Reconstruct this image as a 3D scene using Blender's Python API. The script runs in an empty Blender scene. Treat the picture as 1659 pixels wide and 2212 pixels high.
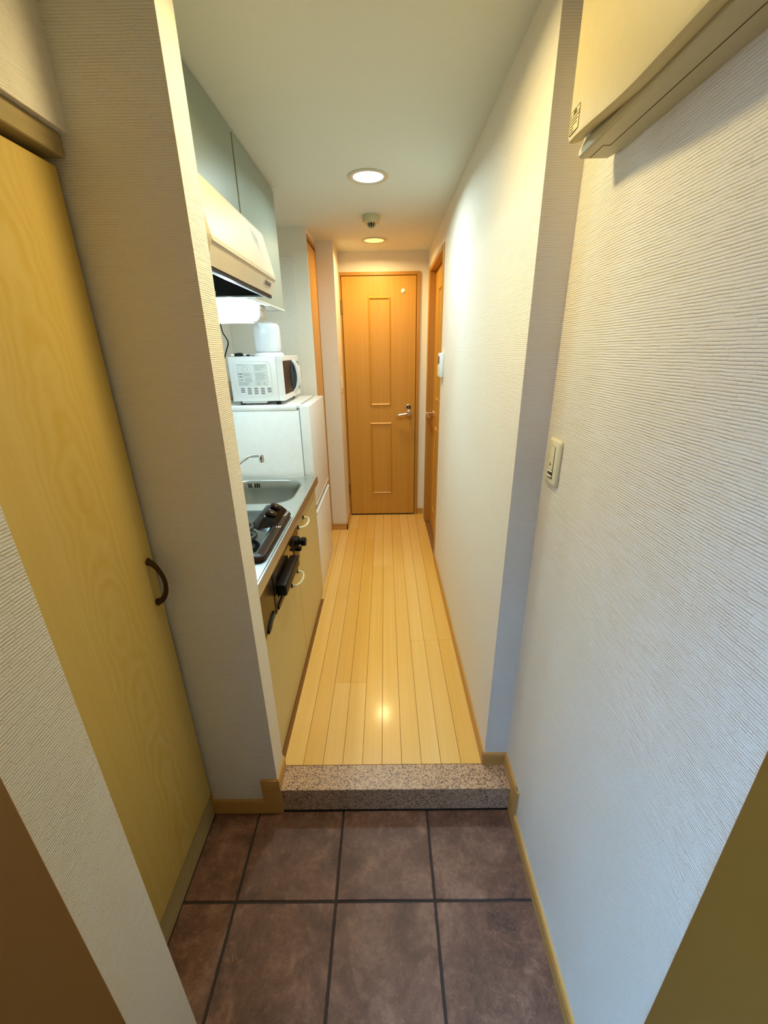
import bpy, bmesh, math, random
from mathutils import Vector, Matrix
random.seed(7)
sc = bpy.context.scene
COL = sc.collection
PI = math.pi

# ------------------------------------------------------------------ camera
cam_d = bpy.data.cameras.new('camera')
cam = bpy.data.objects.new('camera', cam_d)
COL.objects.link(cam)
Rt = Vector((0.999893458, 0.000772411913, -0.0145765825))
Up = Vector((0.01329054, 0.3647648, 0.93100484))
Fw = Vector((-0.00603614, 0.93109938, -0.36471567))
M = Matrix(((Rt.x, Up.x, -Fw.x, 0.0), (Rt.y, Up.y, -Fw.y, 0.0), (Rt.z, Up.z, -Fw.z, 1.55), (0, 0, 0, 1)))
cam.matrix_world = M
cam_d.sensor_fit = 'HORIZONTAL'
cam_d.sensor_width = 36.0
cam_d.lens = 888.0 / 1659.0 * 36.0
cam_d.clip_start = 0.02
sc.camera = cam

# ------------------------------------------------------------------ light set-up
def lin(c):
    return tuple(((v / 12.92) if v <= 0.04045 else ((v + 0.055) / 1.055) ** 2.4) for v in c)
def hexc(h):
    h = h.lstrip('#')
    return lin(tuple(int(h[i:i + 2], 16) / 255 for i in (0, 2, 4))) + (1.0,)

W = bpy.data.worlds.new('sky'); sc.world = W; W.use_nodes = True
bg = W.node_tree.nodes['Background']
bg.inputs['Color'].default_value = (0.26, 0.56, 1.0, 1)
bg.inputs['Strength'].default_value = 47.0
COOL = (0.74, 0.97, 1.0); WARM = (1.0, 0.72, 0.33); WARM_FRONT = (1.0, 0.80, 0.40); TUBE_COL = (0.62, 0.87, 1.0)
P_FRONT, P_COOL, P_FAR = 5.4, 6.8, 5.4      # watts of the three downlights
TUBE, P_TUBE = 4.5, 6.5                      # sink lamp: emission of the diffuser, watts of its bulb
sc.view_settings.view_transform = 'Standard'
sc.view_settings.look = 'None'
sc.view_settings.gamma = 1.0
sc.view_settings.use_curve_mapping = False
sc.view_settings.exposure = 0.46

# ------------------------------------------------------------------ materials
class NT:
    def __init__(s, name):
        s.m = bpy.data.materials.new(name); s.m.use_nodes = True
        s.t = s.m.node_tree; s.b = s.t.nodes['Principled BSDF']
    def n(s, typ, **kw):
        o = s.t.nodes.new(typ)
        for k, v in kw.items():
            if k in o.inputs: o.inputs[k].default_value = v
            else: setattr(o, k, v)
        return o
    def l(s, a, b): s.t.links.new(a, b)
    def math(s, op, a, b=None):
        o = s.n('ShaderNodeMath', operation=op)
        for i, v in enumerate((a, b)):
            if v is None: continue
            if isinstance(v, (int, float)): o.inputs[i].default_value = v
            else: s.l(v, o.inputs[i])
        return o.outputs[0]
    def mapping(s, scale, src='Object'):
        tc = s.n('ShaderNodeTexCoord'); mp = s.n('ShaderNodeMapping')
        mp.inputs['Scale'].default_value = scale
        s.l(tc.outputs[src], mp.inputs['Vector']); return mp.outputs[0]
    def geo(s):
        return s.n('ShaderNodeNewGeometry').outputs['Position']
    def ramp(s, fac, stops):
        r = s.n('ShaderNodeValToRGB'); s.l(fac, r.inputs['Fac'])
        e = r.color_ramp.elements
        e[0].position, e[0].color = stops[0]; e[1].position, e[1].color = stops[-1]
        for p, c in stops[1:-1]:
            x = e.new(p); x.color = c
        return r.outputs['Color']
    def bump(s, h, strength=0.5, dist=0.001):
        b = s.n('ShaderNodeBump', Strength=strength, Distance=dist)
        s.l(h, b.inputs['Height']); s.l(b.outputs['Normal'], s.b.inputs['Normal'])

def plain(name, col, rough=0.5, metal=0.0, coat=0.0, spec=0.5, emit=None, estr=0.0, bumpy=0.0, bscale=300):
    k = NT(name); c = hexc(col) if isinstance(col, str) else col
    k.b.inputs['Base Color'].default_value = c
    k.b.inputs['Roughness'].default_value = rough
    k.b.inputs['Metallic'].default_value = metal
    k.b.inputs['Specular IOR Level'].default_value = spec
    if coat: k.b.inputs['Coat Weight'].default_value = coat; k.b.inputs['Coat Roughness'].default_value = 0.08
    if emit:
        k.b.inputs['Emission Color'].default_value = tuple(emit) + (1,)
        k.b.inputs['Emission Strength'].default_value = estr
    v = k.mapping((1, 1, 1))
    nz = k.n('ShaderNodeTexNoise', Scale=bscale, Detail=3.0); k.l(v, nz.inputs['Vector'])
    mx = k.n('ShaderNodeMix', data_type='RGBA', blend_type='MULTIPLY'); mx.inputs[0].default_value = 1.0
    mx.inputs[6].default_value = c
    k.l(k.ramp(nz.outputs['Fac'], [(0.3, (0.96, 0.96, 0.96, 1)), (0.7, (1, 1, 1, 1))]), mx.inputs[7])
    k.l(mx.outputs[2], k.b.inputs['Base Color'])
    if bumpy: k.bump(nz.outputs['Fac'], bumpy, 0.0006)
    return k.m

def wallpaper(name, col, strength=0.75):
    """embossed vinyl paper: thin courses of short raised blocks, uneven in height"""
    k = NT(name)
    k.b.inputs['Roughness'].default_value = 0.62
    p = k.geo(); sp = k.n('ShaderNodeSeparateXYZ'); k.l(p, sp.inputs[0])
    u = k.math('ADD', sp.outputs['X'], sp.outputs['Y'])
    cb0 = k.n('ShaderNodeCombineXYZ'); k.l(u, cb0.inputs[0]); k.l(sp.outputs['Z'], cb0.inputs[1])
    nz = k.n('ShaderNodeTexNoise', Scale=28.0, Detail=2.0); k.l(cb0.outputs[0], nz.inputs['Vector'])
    wob = k.math('MULTIPLY', k.math('SUBTRACT', nz.outputs['Fac'], 0.5), 0.0030)
    v = k.math('ADD', sp.outputs['Z'], wob)
    H = 0.0046
    vr = k.math('DIVIDE', v, H); row = k.math('FLOOR', vr)
    wn = k.n('ShaderNodeTexWhiteNoise', noise_dimensions='1D'); k.l(row, wn.inputs['W'])
    u2 = k.math('ADD', u, k.math('MULTIPLY', wn.outputs['Value'], 0.4))
    cb = k.n('ShaderNodeCombineXYZ'); k.l(u2, cb.inputs[0]); k.l(v, cb.inputs[1])
    br = k.n('ShaderNodeTexBrick', offset=0.0)
    br.inputs['Scale'].default_value = 1.0; br.inputs['Brick Width'].default_value = 0.026
    br.inputs['Row Height'].default_value = H; br.inputs['Mortar Size'].default_value = 0.0005
    br.inputs['Mortar Smooth'].default_value = 1.0; br.inputs['Bias'].default_value = 0.0
    br.inputs['Color1'].default_value = (0.3, 0.3, 0.3, 1); br.inputs['Color2'].default_value = (1, 1, 1, 1)
    br.inputs['Mortar'].default_value = (0.1, 0.1, 0.1, 1)
    k.l(cb.outputs[0], br.inputs['Vector'])
    fr_ = k.math('SUBTRACT', k.math('MULTIPLY', k.math('FRACT', vr), 2.0), 1.0)
    rib = k.math('SUBTRACT', 1.0, k.math('POWER', k.math('ABSOLUTE', fr_), 3.0))
    fine = k.n('ShaderNodeTexNoise', Scale=380.0, Detail=2.0); k.l(cb0.outputs[0], fine.inputs['Vector'])
    h = k.math('ADD', k.math('MULTIPLY', br.outputs['Color'], rib), k.math('MULTIPLY', fine.outputs['Fac'], 0.3))
    k.bump(h, strength, 0.0015)
    c = hexc(col)
    k.l(k.ramp(h, [(0.15, tuple(x * 0.97 for x in c[:3]) + (1,)), (0.6, c)]), k.b.inputs['Base Color'])
    return k.m

def wood(name, c1, c2, axis='Z', rough=0.42, grain=1.0, coat=0.0, rnd=0.0, cathedral=False):
    """grain lines run along AXIS"""
    k = NT(name)
    k.b.inputs['Roughness'].default_value = rough
    if coat: k.b.inputs['Coat Weight'].default_value = coat; k.b.inputs['Coat Roughness'].default_value = 0.12
    s = {'X': (1.2, 60, 60), 'Y': (60, 1.2, 60), 'Z': (60, 60, 1.2)}[axis]
    p = k.geo()
    oi = k.n('ShaderNodeObjectInfo')
    off = k.n('ShaderNodeVectorMath', operation='SCALE'); off.inputs['Scale'].default_value = 13.0 if rnd else 0.0
    cbr = k.n('ShaderNodeCombineXYZ')
    for i in range(3): k.l(oi.outputs['Random'], cbr.inputs[i])
    k.l(cbr.outputs[0], off.inputs[0])
    ad = k.n('ShaderNodeVectorMath', operation='ADD'); k.l(p, ad.inputs[0]); k.l(off.outputs[0], ad.inputs[1])
    mp = k.n('ShaderNodeMapping'); mp.inputs['Scale'].default_value = s; k.l(ad.outputs[0], mp.inputs['Vector'])
    n1 = k.n('ShaderNodeTexNoise', Scale=1.0, Detail=5.0, Roughness=0.6); k.l(mp.outputs[0], n1.inputs['Vector'])
    mp2 = k.n('ShaderNodeMapping'); mp2.inputs['Scale'].default_value = tuple(v * 0.12 for v in s); k.l(ad.outputs[0], mp2.inputs['Vector'])
    n2 = k.n('ShaderNodeTexNoise', Scale=1.0, Detail=3.0); k.l(mp2.outputs[0], n2.inputs['Vector'])
    f = k.math('ADD', k.math('MULTIPLY', n1.outputs['Fac'], 0.55 * grain), k.math('MULTIPLY', n2.outputs['Fac'], 0.45))
    if cathedral:
        sp = k.n('ShaderNodeSeparateXYZ'); k.l(p, sp.inputs[0])
        yy = k.math('SUBTRACT', sp.outputs['Y'], 0.80)
        nn = k.n('ShaderNodeTexNoise', Scale=5.0, Detail=3.0); k.l(p, nn.inputs['Vector'])
        d = k.math('ADD', k.math('ADD', k.math('MULTIPLY', k.math('MULTIPLY', yy, yy), 42.0), k.math('MULTIPLY', sp.outputs['Z'], 0.55)),
                   k.math('MULTIPLY', nn.outputs['Fac'], 0.55))
        wv = k.math('SINE', k.math('MULTIPLY', d, 62.0))
        mask = k.math('MAXIMUM', k.math('SUBTRACT', 1.0, k.math('MULTIPLY', k.math('ABSOLUTE', yy), 8.0)), 0.0)
        f = k.math('SUBTRACT', f, k.math('MULTIPLY', k.math('MULTIPLY', wv, mask), 0.12))
    if rnd:
        f = k.math('ADD', f, k.math('MULTIPLY', k.math('SUBTRACT', oi.outputs['Random'], 0.5), rnd))
    k.l(k.ramp(f, [(0.25, hexc(c1)), (0.75, hexc(c2))]), k.b.inputs['Base Color'])
    k.bump(n1.outputs['Fac'], 0.12, 0.0005)
    return k.m

def slate(name):
    k = NT(name)
    k.b.inputs['Roughness'].default_value = 0.55
    p = k.geo(); oi = k.n('ShaderNodeObjectInfo')
    cb = k.n('ShaderNodeCombineXYZ'); k.l(k.math('MULTIPLY', oi.outputs['Random'], 31.0), cb.inputs[0]); k.l(k.math('MULTIPLY', oi.outputs['Random'], 17.0), cb.inputs[2])
    ad = k.n('ShaderNodeVectorMath', operation='ADD'); k.l(p, ad.inputs[0]); k.l(cb.outputs[0], ad.inputs[1])
    n1 = k.n('ShaderNodeTexNoise', Scale=9.0, Detail=8.0, Roughness=0.68, Distortion=0.6); k.l(ad.outputs[0], n1.inputs['Vector'])
    n2 = k.n('ShaderNodeTexNoise', Scale=70.0, Detail=6.0, Roughness=0.7); k.l(ad.outputs[0], n2.inputs['Vector'])
    n3 = k.n('ShaderNodeTexNoise', Scale=24.0, Detail=4.0, Distortion=2.4); k.l(ad.outputs[0], n3.inputs['Vector'])
    vein = k.math('MAXIMUM', k.math('SUBTRACT', 1.0, k.math('MULTIPLY', k.math('ABSOLUTE', k.math('SUBTRACT', n3.outputs['Fac'], 0.56)), 60.0)), 0.0)
    f = k.math('ADD', k.math('MULTIPLY', n1.outputs['Fac'], 0.7), k.math('MULTIPLY', n2.outputs['Fac'], 0.3))
    base = k.ramp(f, [(0.33, hexc('#38221b')), (0.5, hexc('#6c4a3b')), (0.66, hexc('#95705c'))])
    mx = k.n('ShaderNodeMix', data_type='RGBA'); k.l(k.math('MULTIPLY', vein, 0.45), mx.inputs[0])
    k.l(base, mx.inputs[6]); mx.inputs[7].default_value = hexc('#a87c62')
    k.l(mx.outputs[2], k.b.inputs['Base Color'])
    k.bump(k.math('ADD', f, k.math('MULTIPLY', vein, 0.25)), 0.5, 0.003)
    return k.m

def granite(name):
    k = NT(name); k.b.inputs['Roughness'].default_value = 0.38
    p = k.geo()
    v1 = k.n('ShaderNodeTexVoronoi', Scale=330.0); k.l(p, v1.inputs['Vector'])
    n1 = k.n('ShaderNodeTexNoise', Scale=90.0, Detail=4.0); k.l(p, n1.inputs['Vector'])
    sp = k.n('ShaderNodeSeparateColor'); k.l(v1.outputs['Color'], sp.inputs[0])
    c = k.ramp(k.math('ADD', k.math('MULTIPLY', sp.outputs[0], 0.62), k.math('MULTIPLY', n1.outputs['Fac'], 0.45)),
               [(0.22, hexc('#33271f')), (0.33, hexc('#6b5443')), (0.42, hexc('#b48e6c')), (0.85, hexc('#d2ae8a'))])
    k.l(c, k.b.inputs['Base Color']); return k.m

def steel(name, col='#c4c6c2', rough=0.3, metal=1.0):
    k = NT(name); k.b.inputs['Metallic'].default_value = metal
    k.b.inputs['Base Color'].default_value = hexc(col)
    p = k.geo(); mp = k.n('ShaderNodeMapping'); mp.inputs['Scale'].default_value = (6, 900, 900); k.l(p, mp.inputs['Vector'])
    n = k.n('ShaderNodeTexNoise', Scale=1.0, Detail=2.0); k.l(mp.outputs[0], n.inputs['Vector'])
    r = k.math('ADD', k.math('MULTIPLY', n.outputs['Fac'], 0.14), rough - 0.07); k.l(r, k.b.inputs['Roughness'])
    return k.m

MT = {
    'paper': wallpaper('wallpaper', '#ece5d6'),
    'paper_hall': wallpaper('hall wallpaper', '#ece5d6', 0.55), 'paper_far': wallpaper('far wallpaper', '#ece5d6', 0.14),
    'ceil': plain('ceiling paper', '#e0e4d8', 0.85, bumpy=0.35, bscale=220),
    'panel': plain('kitchen panel', '#e8e4d8', 0.3, bscale=40),
    'slate': slate('slate tile'), 'grout': plain('grout', '#3a332f', 0.9, bumpy=0.5, bscale=500),
    'granite': granite('granite'),
    'plank': wood('maple plank', '#e4b050', '#f3cb80', 'Y', 0.28, 0.8, 0.25, 0.22),
    'sub': plain('dark joint', '#8a5a1c', 0.8),
    'base_wood': wood('baseboard wood', '#b8863f', '#cf9f58', 'Y', 0.45),
    'base_wood_x': wood('baseboard wood cross', '#b8863f', '#cf9f58', 'X', 0.45),
    'door': wood('door oak', '#bd882c', '#d3a048', 'Z', 0.4, 1.0),
    'frame': wood('frame oak', '#b07a28', '#c69040', 'Z', 0.42, 0.9),
    'closet': wood('closet maple', '#c9a646', '#d9be72', 'Z', 0.45, 0.8, cathedral=True),
    'kick': wood('closet kick', '#9a8658', '#b09a68', 'Y', 0.55),
    'white': plain('white enamel', '#eceeee', 0.32, coat=0.2, bscale=30),
    'white_matt': plain('white plastic', '#e9eaea', 0.45, bscale=60),
    'ivory': plain('ivory plastic', '#e6dcb8', 0.38, bscale=60),
    'cream': plain('cream plastic', '#dccb93', 0.45, bscale=60),
    'cream2': plain('cream plastic lower', '#cfc398', 0.45, bscale=60),
    'hood': plain('hood enamel', '#d6cdb9', 0.5, bscale=20),
    'hood_dark': plain('hood inside', '#0c1014', 0.5, spec=0.2),
    'wcab': plain('wall cabinet grey green', '#929d90', 0.4, bscale=500),
    'wcab_edge': plain('cabinet carcass', '#d9dcd2', 0.4),
    'bcab': plain('base cabinet ivory', '#c8b883', 0.34, bscale=500),
    'black': plain('black plastic', '#080808', 0.4, spec=0.25, bscale=60),
    'blackgloss': plain('black enamel', '#0b0a0a', 0.22, spec=0.15),
    'brown': plain('brown enamel', '#2a1c13', 0.32, spec=0.12),
    'brownface': plain('bronze grill face', '#38270f', 0.28, spec=0.35),
    'glass_dark': plain('dark glass', '#2c2013', 0.06, coat=0.6),
    'iron': plain('cast iron', '#0d0e10', 0.5, bumpy=0.3),
    'hobplate': steel('hob plate', '#8b979b', 0.16),
    'steel': steel('stainless', '#c9ccc8', 0.3),
    'basin': steel('basin steel', '#a3a7a1', 0.34),
    'chrome': plain('chrome', '#e8e8e8', 0.08, 1.0),
    'satin': plain('satin nickel', '#d8c9b8', 0.2, 1.0),
    'bronze': plain('aged bronze', '#4a3a25', 0.3, 0.85),
    'hinge': plain('hinge metal', '#94713c', 0.35, 0.6),
    'dark': plain('shadow gap', '#1c130b', 0.9),
    'jamb': plain('brown steel frame', '#8a6224', 0.5, bumpy=0.25, bscale=900),
    'ring': plain('lamp ring', '#cfc9b4', 0.35),
    'ink': plain('ink', '#3a3c3e', 0.7), 'ink_brown': plain('brown ink', '#5a4a1c', 0.7),
    'ink_white': plain('white print', '#e6ded2', 0.6),
    'label': plain('label film', '#dfe6e6', 0.4), 'sticker': plain('sticker', '#e6d49a', 0.5),
    'window': plain('oven window', '#34210f', 0.3, spec=0.06),
    'grey': plain('grey plastic', '#8f9aa4', 0.35), 'midgrey': plain('grey inlay', '#4e5a64', 0.3),
    'kettle': plain('kettle plastic', '#e3e8ee', 0.25, coat=0.4),
    'outside': plain('daylight blocker grey', '#8f9296', 0.9),
    'diffuser': plain('lamp diffuser', '#ffffff', 0.4, emit=TUBE_COL, estr=TUBE),
    'bulb_cool': plain('cool bulb', '#ffffff', 0.4, emit=(0.72, 0.95, 1.0), estr=3.0),
    'bulb_warm': plain('warm bulb', '#ffe0a0', 0.4, emit=(1.0, 0.72, 0.22), estr=0.95),
}

# ------------------------------------------------------------------ helpers
ORG = {}
def thing(name, label, cat, loc=(0, 0, 0), group=None):
    o = bpy.data.objects.new(name, None); COL.objects.link(o); o.location = loc
    o.empty_display_size = 0.05
    o['label'] = label; o['category'] = cat
    if group: o['group'] = group
    ORG[o.name] = Vector(loc); return o
def tag(o, label, cat, group=None):
    o['label'] = label; o['category'] = cat
    if group: o['group'] = group
    return o
def obj(name, bm, mat, parent=None, smooth=False, label=None):
    org = ORG.get(parent.name, Vector((0, 0, 0))) if parent else Vector((0, 0, 0))
    if org.length: bmesh.ops.translate(bm, verts=bm.verts, vec=-org)
    bmesh.ops.recalc_face_normals(bm, faces=bm.faces)
    me = bpy.data.meshes.new(name); bm.to_mesh(me); bm.free()
    if smooth:
        me.polygons.foreach_set('use_smooth', [True] * len(me.polygons))
        try: me.set_sharp_from_angle(angle=math.radians(35))
        except Exception: pass
    me.materials.append(MT[mat] if isinstance(mat, str) else mat)
    o = bpy.data.objects.new(name, me); COL.objects.link(o)
    if parent:
        o.parent = parent; ORG[o.name] = org
    if label: o['label'] = label
    return o
def struct(name, bm, mat, label=None, smooth=False):
    o = obj(name, bm, mat, None, smooth); o['kind'] = 'structure'
    if label: o['label'] = label
    return o
def merge(bm, t):
    me = bpy.data.meshes.new('tmp'); t.to_mesh(me); t.free(); bm.from_mesh(me); bpy.data.meshes.remove(me)
def box(bm, x0, x1, y0, y1, z0, z1, bev=0.0, seg=1):
    t = bmesh.new()
    bmesh.ops.create_cube(t, size=1.0)
    for v in t.verts:
        v.co = Vector(((x0 + x1) / 2 + v.co.x * (x1 - x0), (y0 + y1) / 2 + v.co.y * (y1 - y0), (z0 + z1) / 2 + v.co.z * (z1 - z0)))
    if bev: bmesh.ops.bevel(t, geom=t.edges[:], offset=bev, segments=seg, profile=0.5, affect='EDGES')
    merge(bm, t); return bm
def bx(*a, **k): return box(bmesh.new(), *a, **k)
def extrude(bm, pts, axis, a, b, bev=0.0, seg=2):
    """polygon PTS (2-D) extruded along AXIS from a to b. X: (y,z), Y: (x,z), Z: (x,y)"""
    t = bmesh.new()
    def co(p, w):
        return {'X': (w, p[0], p[1]), 'Y': (p[0], w, p[1]), 'Z': (p[0], p[1], w)}[axis]
    lo = [t.verts.new(co(p, a)) for p in pts]; hi = [t.verts.new(co(p, b)) for p in pts]
    t.faces.new(lo); t.faces.new(hi[::-1])
    n = len(pts)
    for i in range(n): t.faces.new((lo[i], lo[(i + 1) % n], hi[(i + 1) % n], hi[i]))
    bmesh.ops.recalc_face_normals(t, faces=t.faces)
    if bev: bmesh.ops.bevel(t, geom=t.edges[:], offset=bev, segments=seg, profile=0.5, affect='EDGES')
    merge(bm, t); return bm
def rrect(x0, x1, y0, y1, r, n=6):
    out = []
    for cx, cy, a0 in ((x1 - r, y1 - r, 0), (x0 + r, y1 - r, 90), (x0 + r, y0 + r, 180), (x1 - r, y0 + r, 270)):
        for i in range(n + 1):
            a = math.radians(a0 + 90 * i / n); out.append((cx + r * math.cos(a), cy + r * math.sin(a)))
    return out
def loft(bm, rings, cap0=True, cap1=True):
    vs = [[bm.verts.new(p) for p in r] for r in rings]
    n = len(vs[0])
    for a, b in zip(vs, vs[1:]):
        for i in range(n): bm.faces.new((a[i], a[(i + 1) % n], b[(i + 1) % n], b[i]))
    if cap0: bm.faces.new(vs[0][::-1])
    if cap1: bm.faces.new(vs[-1])
    return bm
def lathe(bm, prof, c, n=32, axis='Z', cap0=True, cap1=True):
    """prof: (radius, height) along AXIS from centre c"""
    rings = []
    for r, h in prof:
        ring = []
        for i in range(n):
            a = 2 * PI * i / n; p, q = r * math.cos(a), r * math.sin(a)
            v = {'Z': (p, q, h), 'X': (h, p, q), 'Y': (q, h, p)}[axis]
            ring.append((c[0] + v[0], c[1] + v[1], c[2] + v[2]))
        rings.append(ring)
    return loft(bm, rings, cap0, cap1)
def tube(bm, pts, rad, n=10, flat=1.0):
    """tube along PTS; RAD a number or one per point"""
    pts = [Vector(p) for p in pts]; m = len(pts)
    rads = rad if isinstance(rad, (list, tuple)) else [rad] * m
    up = None; rings = []
    for i, p in enumerate(pts):
        d = (pts[min(i + 1, m - 1)] - pts[max(i - 1, 0)]).normalized()
        if up is None:
            up = Vector((0, 0, 1)) if abs(d.z) < 0.9 else Vector((1, 0, 0))
        s = d.cross(up).normalized(); up = s.cross(d).normalized()
        rings.append([tuple(p + s * rads[i] * math.cos(2 * PI * k / n) + up * rads[i] * flat * math.sin(2 * PI * k / n)) for k in range(n)])
    return loft(bm, rings)
def curve_pts(ctrl, n=8):
    """Catmull-Rom through CTRL"""
    c = [Vector(p) for p in ctrl]; c = [2 * c[0] - c[1]] + c + [2 * c[-1] - c[-2]]
    out = []
    for i in range(1, len(c) - 2):
        for k in range(n):
            t = k / n
            out.append(0.5 * ((2 * c[i]) + (c[i + 1] - c[i - 1]) * t + (2 * c[i - 1] - 5 * c[i] + 4 * c[i + 1] - c[i + 2]) * t * t + (3 * c[i] - c[i - 1] - 3 * c[i + 1] + c[i + 2]) * t ** 3))
    out.append(c[-2]); return out
def text(name, s, size, origin, xdir, ydir, mat, parent, depth=0.0003, shear=0.0):
    cu = bpy.data.curves.new('lettering', 'FONT'); cu.body = s; cu.size = size; cu.extrude = depth; cu.resolution_u = 3; cu.shear = shear
    to = bpy.data.objects.new('lettering', cu)
    me = bpy.data.meshes.new_from_object(to)
    bpy.data.objects.remove(to); bpy.data.curves.remove(cu)
    x, y = Vector(xdir).normalized(), Vector(ydir).normalized(); z = x.cross(y)
    m = Matrix(((x.x, y.x, z.x, origin[0]), (x.y, y.y, z.y, origin[1]), (x.z, y.z, z.z, origin[2]), (0, 0, 0, 1)))
    bm = bmesh.new(); bm.from_mesh(me); bpy.data.meshes.remove(me); bm.transform(m)
    return obj(name, bm, mat, parent)

# ------------------------------------------------------------------ key dimensions
ZC = 2.254            # ceiling
ZF = 0.1085           # corridor floor
XR, XG = 0.350, 0.431 # corridor / entrance right wall
XP = -0.394           # inner face of left partition
XL = -0.600           # entrance left wall
XK = -1.000           # kitchen back wall
YS0, YS1 = 0.994, 1.089   # granite step front / back
YE = 2.93             # kitchen end wall
YD = 3.63             # far wall

# ------------------------------------------------------------------ structure
# entrance floor: dark grout bed with slate tiles
b = bx(-1.9, 1.9, -1.6, YS0, -0.12, -0.004)
floor = struct('floor', b, 'grout')
gx = [-0.775, -0.473, -0.169, 0.131, 0.432]; gy = [-0.771, -0.471, -0.171, 0.129, 0.429, 0.729, 0.996]
for i in range(4):
    for j in range(6):
        x0, x1 = gx[i] + 0.0035, gx[i + 1] - 0.0035
        if i == 0: x0 = -0.632
        y0, y1 = gy[j] + 0.0035, gy[j + 1] - 0.0035
        obj('tile', bx(x0, x1, y0, y1, -0.012, random.uniform(-0.0006, 0.0004), bev=0.0018), 'slate', floor)
# granite step
b = bx(-0.400, XG + 0.02, YS0, YS1 - 0.0005, -0.004, ZF - 0.0003, bev=0.0015)
step = struct('trim_1', b, 'granite', 'speckled granite step between brown tiles and wooden corridor floor')
b = bx(-0.400, XG, YS0 - 0.003, YS0 + 0.002, -0.004, 0.006)
struct('trim_2', b, 'dark')
# corridor floor
b = bx(XK - 0.05, XR + 0.12, YS1, YD + 0.1, -0.12, ZF - 0.004)
floor2 = struct('floor.001', b, 'sub', 'pale maple plank floor of the narrow corridor')
px = [-0.4735, -0.399, -0.325, -0.2516, -0.1776, -0.1034, -0.0291, 0.0448, 0.1189, 0.192, 0.2668, 0.348]
joint = {0: [2.2, 3.3], 1: [2.2, 3.3], 2: [2.2, 3.3], 3: [1.50, 3.10], 4: [1.50, 3.10], 5: [2.62], 6: [2.62], 7: [2.62], 8: [1.795], 9: [1.795], 10: [1.795]}
for i in range(11):
    cuts = [YS1] + joint[i] + [YD]
    for a, c in zip(cuts, cuts[1:]):
        if i == 0 and c < 2.9: continue
        obj('plank', bx(px[i] + 0.0007, px[i + 1] - 0.0007, a + 0.0002, c - 0.0002, ZF - 0.012, ZF, bev=0.0007), 'plank', floor2)
# ceiling
struct('ceiling', bx(-1.05, 0.55, 0.0, YD + 0.1, ZC, ZC + 0.1), 'ceil')
# walls
struct('wall_right', (lambda bm: (box(bm, XR, 0.55, YS1, 2.745, 0.0, ZC + 0.02), box(bm, XR, 0.55, 3.514, YD + 0.1, 0.0, ZC + 0.02),
    box(bm, XR, 0.55, 2.745, 3.514, 2.112, ZC + 0.02), bm)[-1])(bmesh.new()), 'paper_hall')
struct('wall_right.001', bx(XG, 0.55, 0.30, YS1 + 0.0005, -0.05, ZC + 0.02), 'paper')
struct('wall_left', (lambda bm: (box(bm, -0.98, -0.447, 0.30, 0.446, -0.05, ZC + 0.02), box(bm, -0.98, XL, 0.446, YS0, 1.945, ZC + 0.02), box(bm, -1.05, -0.98, 0.10, YS0, -0.1, ZC + 0.02), bm)[-1])(bmesh.new()), 'paper')
struct('wall_left.001', bx(XK - 0.05, XP, YS0, 1.082, -0.05, ZC + 0.02), 'paper', 'pale textured partition wall between entrance and kitchen alcove')
struct('wall_left.002', bx(XK - 0.1, XK, 1.082, YE + 0.1, 0.0, ZC + 0.02), 'panel')
struct('wall_left.003', (lambda bm: (box(bm, XK, -0.466, YE, YE + 0.012, 0.0, ZC + 0.02), box(bm, -0.60, -0.466, YE + 0.012, 3.29, 2.226, ZC + 0.02),
       box(bm, -0.60, -0.500, YE + 0.012, 3.29, 0.0, 2.226), bm)[-1])(bmesh.new()), 'paper_far')
struct('trim_3', bx(XK, -0.553, YE - 0.004, YE, ZF, 2.10, bev=0.001), 'panel', 'smooth pale kitchen splash panel on the end wall')
struct('wall_left.004', bx(-0.60, -0.344, 3.28, YD + 0.1, 0.0, ZC + 0.02), 'paper_far', 'narrow white wall column beside the far wooden door')
struct('wall_back', (lambda bm: (box(bm, -0.36, -0.334, YD, YD + 0.08, 0.0, ZC + 0.02), box(bm, 0.262, 0.40, YD, YD + 0.08, 0.0, ZC + 0.02),
       box(bm, -0.334, 0.262, YD, YD + 0.08, 2.096, ZC + 0.02), bm)[-1])(bmesh.new()), 'paper_far')
# front wall with the entrance door opening, behind and beside the camera
struct('wall_front', (lambda bm: (box(bm, -1.0, -0.46, -0.10, 0.318, -0.05, ZC + 0.02), box(bm, 0.46, 0.60, -0.10, 0.30, -0.05, ZC + 0.02),
       box(bm, -0.46, 0.46, -0.10, 0.318, 2.03, ZC + 0.02), bm)[-1])(bmesh.new()), 'paper')
fr = bmesh.new()
box(fr, -0.500, -0.441, -0.10, 0.325, -0.004, 2.03, bev=0.002); box(fr, 0.4245, 0.500, -0.10, 0.334, -0.004, 2.03, bev=0.002)
box(fr, -0.44, 0.43, -0.10, 0.3195, 1.985, 2.03, bev=0.002)
door4 = struct('door_4', fr, 'jamb', 'brown steel frame of the entrance door')
lf = bx(-0.86, 0.0, -0.045, 0.0, 0.004, 2.0, bev=0.002)        # unseen entrance door leaf, added half open to block daylight from the right
lf.transform(Matrix.Translation((0.43, -0.115, 0)) @ Matrix.Rotation(math.radians(50), 4, 'Z'))
obj('leaf_light_block', lf, 'jamb', door4)

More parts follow.
